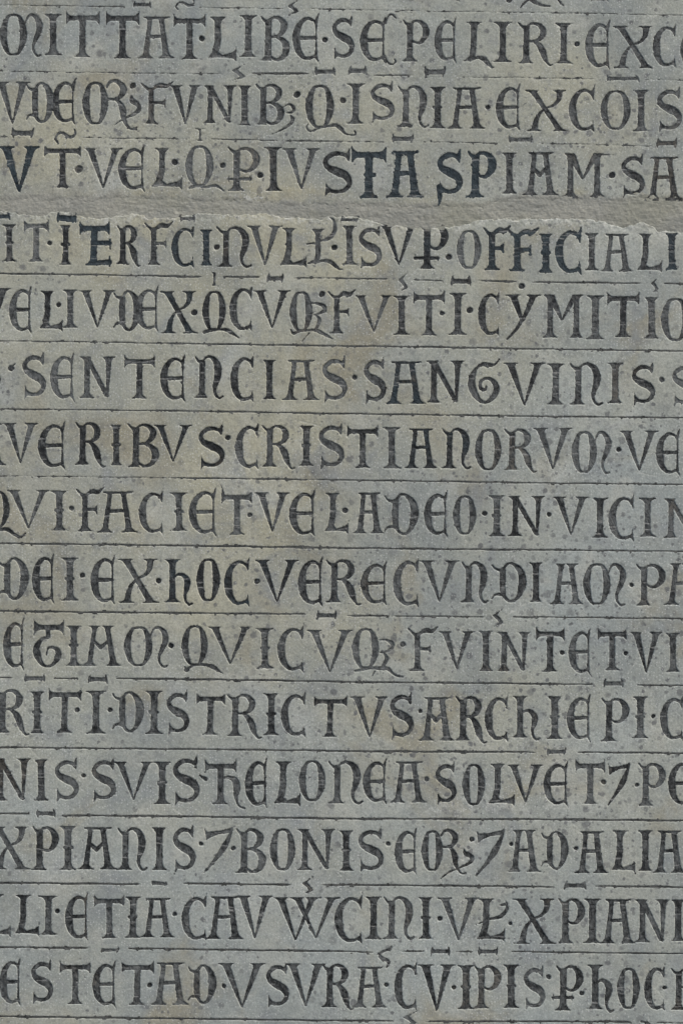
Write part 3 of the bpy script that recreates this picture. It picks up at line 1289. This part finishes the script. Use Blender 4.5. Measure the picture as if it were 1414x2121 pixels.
# ------------------------------------------------------------------ mesh builders
def wpos(i, j, z):
    x = GX0 + i * CELL; y = GY0 + j * CELL
    o = np.empty((len(x), 3))
    o[:, 0] = (x - 707) * P
    o[:, 1] = -z * P
    o[:, 2] = 1.6 + (1060.5 - y) * P
    return o

def make_mesh(name, co, loops, starts, totals):
    me = bpy.data.meshes.new(name)
    me.vertices.add(len(co)); me.loops.add(len(loops)); me.polygons.add(len(starts))
    me.vertices.foreach_set('co', co.astype(np.float32).ravel())
    me.loops.foreach_set('vertex_index', loops.astype(np.int32))
    me.polygons.foreach_set('loop_start', starts.astype(np.int32))
    me.polygons.foreach_set('loop_total', totals.astype(np.int32))
    me.update(calc_edges=True)
    me.validate()
    me.polygons.foreach_set('use_smooth', np.ones(len(me.polygons), bool))
    return me

def add_attr(me, name, rgb):
    at = me.attributes.new(name, 'FLOAT_COLOR', 'POINT')
    c = np.ones((len(rgb), 4), np.float32); c[:, :3] = rgb
    at.data.foreach_set('color', c.ravel())

def link(name, me, mat, parent=None):
    o = bpy.data.objects.new(name, me)
    me.materials.append(mat)
    sc.collection.objects.link(o)
    if parent: o.parent = parent
    return o

def relief(name, Z, b0, b1, mat, attrs, fine_lim=3.2, thick=0.05, front_only=None):
    """the stone face between block rows b0..b1: fine cells where it is carved, wide ones between"""
    nb = b1 - b0
    Gs = G[b0 * 4:b1 * 4 + 1, :]
    near = Gs < fine_lim
    if front_only is not None: near = front_only[b0 * 4:b1 * 4 + 1, :]
    fb = np.zeros((nb, BX), bool)
    for a in range(5):
        for b in range(5):
            fb |= near[a:a + nb * 4 - 3:4, b:b + BX * 4 - 3:4]
    R, C = nb * 4 + 1, NX
    vid = lambda j, i: j * C + i
    faces = {}
    def add(arr):
        faces.setdefault(arr.shape[1], []).append(arr)
    J, I = np.nonzero(fb)
    for a in range(4):
        for b in range(4):
            j, i = J * 4 + a, I * 4 + b
            add(np.stack([vid(j, i), vid(j + 1, i), vid(j + 1, i + 1), vid(j, i + 1)], 1))
    pad = np.zeros((nb + 2, BX + 2), bool); pad[1:-1, 1:-1] = fb
    W_, S_, E_, N_ = pad[1:-1, :-2], pad[2:, 1:-1], pad[1:-1, 2:], pad[:-2, 1:-1]
    code = W_ * 1 + S_ * 2 + E_ * 4 + N_ * 8
    for c in range(16):
        J, I = np.nonzero((~fb) & (code == c))
        if not len(J): continue
        j, i = J * 4, I * 4
        ring = [vid(j, i)]
        if c & 1: ring += [vid(j + k, i) for k in (1, 2, 3)]
        ring.append(vid(j + 4, i))
        if c & 2: ring += [vid(j + 4, i + k) for k in (1, 2, 3)]
        ring.append(vid(j + 4, i + 4))
        if c & 4: ring += [vid(j + k, i + 4) for k in (3, 2, 1)]
        ring.append(vid(j, i + 4))
        if c & 8: ring += [vid(j, i + k) for k in (3, 2, 1)]
        add(np.stack(ring, 1))
    used = np.zeros(R * C, bool)
    for lst in faces.values():
        for a in lst: used[a.ravel()] = True
    remap = np.cumsum(used) - 1
    uj, ui = np.nonzero(used.reshape(R, C))
    z = Z[b0 * 4:b1 * 4 + 1, :].ravel()[used]
    co = wpos(ui, uj + b0 * 4, z)
    nv = len(co)
    # rim and back
    ring = [(j, 0) for j in range(R)] + [(R - 1, i) for i in range(1, C)] + [(j, C - 1) for j in range(R - 2, -1, -1)] + [(0, i) for i in range(C - 2, 0, -1)]
    ring = [remap[j * C + i] for j, i in ring if used[j * C + i]]
    ring = np.array(ring)
    back = co[ring].copy(); back[:, 1] = thick
    bi = nv + np.arange(len(ring))
    co = np.vstack([co, back])
    nx = np.roll(np.arange(len(ring)), -1)
    rim = np.stack([ring, bi, bi[nx], ring[nx]], 1)
    loops, totals = [], []
    for n, lst in faces.items():
        a = remap[np.vstack(lst)]
        loops.append(a.ravel()); totals.append(np.full(len(a), n))
    loops.append(rim.ravel()); totals.append(np.full(len(rim), 4))
    loops.append(bi[::-1]); totals.append(np.array([len(bi)]))
    loops, totals = np.concatenate(loops), np.concatenate(totals)
    starts = np.concatenate([[0], np.cumsum(totals)[:-1]])
    me = make_mesh(name, co, loops, starts, totals)
    if attrs is not None:
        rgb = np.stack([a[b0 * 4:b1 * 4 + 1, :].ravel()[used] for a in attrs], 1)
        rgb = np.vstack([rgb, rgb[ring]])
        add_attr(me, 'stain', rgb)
        sv = smear[b0 * 4:b1 * 4 + 1, :].ravel()[used]
        bv = blots[b0 * 4:b1 * 4 + 1, :].ravel()[used]
        ba = me.attributes.new('blots', 'FLOAT', 'POINT')
        ba.data.foreach_set('value', np.concatenate([bv, bv[ring]]).astype(np.float32))
        fa = me.attributes.new('smear', 'FLOAT', 'POINT')
        fa.data.foreach_set('value', np.concatenate([sv, sv[ring]]).astype(np.float32))
    return link(name, me, mat)

near_joint = (YY > yu - 14) & (YY < yl + 14)
fine_front = (G < 3.2) | near_joint | (scr > 0)
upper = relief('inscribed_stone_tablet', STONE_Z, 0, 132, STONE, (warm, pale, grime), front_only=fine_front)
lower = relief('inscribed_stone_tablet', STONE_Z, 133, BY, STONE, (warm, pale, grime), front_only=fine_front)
mid_y = (YY > yu - 26) & (YY < yl + 10)
mz = MORT_Z - 1.5 * (1 - ss(YY, yu - 26, yu + 6)) - .3 * ss(YY, yl - 20, yl) - 2.5 * ss(YY, yl + 2, yl + 9)
mortar = relief('mortar_band', mz, 126, 142, MORTAR, None, front_only=mid_y, thick=0.03)
upper['label'] = 'upper grey stone slab with three lines of dark inlaid letters, above the mortar joint'
upper['category'] = 'stone slab'
lower['label'] = 'lower grey stone slab with twelve ruled lines of dark inlaid letters, below the mortar joint'
lower['category'] = 'stone slab'
mortar['label'] = 'rough beige mortar joint running across between the two inscribed slabs'
mortar['category'] = 'mortar joint'
for o in (upper, lower, mortar):
    o['kind'] = 'thing'

LETTER = dict(I='I', IK='I with a knob at its waist', T='T', A='A', AM='A with a pointed crossbar', AH='A with an open top', AN='A with a pointed crossbar and open top',
              V='V', W='W', Y='Y', N='N', M='M', E='rounded E', C='C', S='S', O='O', P='P', PER='P with a crossed foot', R='R', B='B', RL='R joined to the O before it',
              F='F', L='L', LC='L with a curling foot', LS='crossed L with a curl', n='rounded N', h='h', MU='rounded M', X='X', D='rounded D', G='spiral G',
              TG='T with a curled foot', ET='sign for and, shaped like a 7')
MARKS = dict(BAR='straight abbreviation stroke', ZIG='zigzag abbreviation stroke', TIL='wavy abbreviation stroke', MARK='small carved flourish')

def inlay(idx, it):
    if it.get('win') is None: return
    i0, i1, j0, j1 = it['win']
    own = OWN[j0:j1, i0:i1]; g = G[j0:j1, i0:i1]
    near = (g < 2.2)
    cell = (own[:-1, :-1] == idx) & (near[:-1, :-1] | near[1:, :-1] | near[1:, 1:] | near[:-1, 1:])
    # leave the outermost nodes out of the frame of the slab
    J, I = np.nonzero(cell)
    if len(J) < 3: return
    C = i1 - i0
    a = np.stack([J * C + I, (J + 1) * C + I, (J + 1) * C + I + 1, J * C + I + 1], 1)
    ids, inv = np.unique(a, return_inverse=True)
    inv = inv.reshape(-1)
    vj, vi = ids // C + j0, ids % C + i0
    z = LEAD_Z[vj, vi].copy()
    x, y = gx[vi], gy[vj]
    k = it['kind']
    pc = np.zeros(len(x)); dc = np.zeros(len(x))
    r = random.Random(idx * 7 + 3)
    if k == 'LINE':
        z += .55
    elif k == 'DOT':
        z -= .5
    else:
        if it['tone'] <= .05: z += .45
        elif k in ('BAR', 'TIL', 'ZIG', 'MARK'): z += .35
        gg = G[vj, vi]
        dc = np.maximum(dc, .55 * np.exp(-((gg + .1) / .9) ** 2) * np.clip(.7 + m20[vj, vi], 0, 1))
        H = max(y) - min(y)
        if H > 45:
            for q in range(r.randint(3, 7)):
                yc = min(y) + H * r.uniform(.08, .95)
                sl = r.uniform(-.14, .14)
                xc = r.uniform(min(x), max(x)); rad = r.uniform(9, 30)
                dd = np.abs(y - yc - sl * (x - xc) - 1.1 * n9[vj, vi])
                m = np.clip(1.25 - dd / 1.1, 0, 1) * (np.abs(x - xc) < rad)
                if r.random() < .68: pc = np.maximum(pc, m * r.uniform(.2, .85))
                else: dc = np.maximum(dc, m * .9)
                z -= m * .45
                # pieces sit at slightly different heights
                z += np.where((y > yc + sl * (x - xc)) & (np.abs(x - xc) < rad), r.uniform(-.16, .16), 0)
    co = wpos(vi, vj, z)
    nf = len(J)
    name = 'guide_line' if k == 'LINE' else 'word_divider_dot' if k == 'DOT' else 'abbreviation_mark' if k in MARKS else 'inlaid_letter'
    me = make_mesh(name, co, inv, np.arange(nf) * 4, np.full(nf, 4))
    tone = np.full(len(x), it['tone'])
    add_attr(me, 'wear', np.stack([tone, pc, dc], 1))
    o = link(name, me, GRIME if k == 'LINE' else LEAD, upper if it['y'] < 428 else lower)
    if k in LETTER: o['label'] = 'dark inlaid letter ' + LETTER[k] if k != 'ET' else 'dark inlaid ' + LETTER[k]
    elif k in MARKS: o['label'] = 'dark inlaid ' + MARKS[k]

for idx, it in enumerate(ITEMS):
    inlay(idx, it)
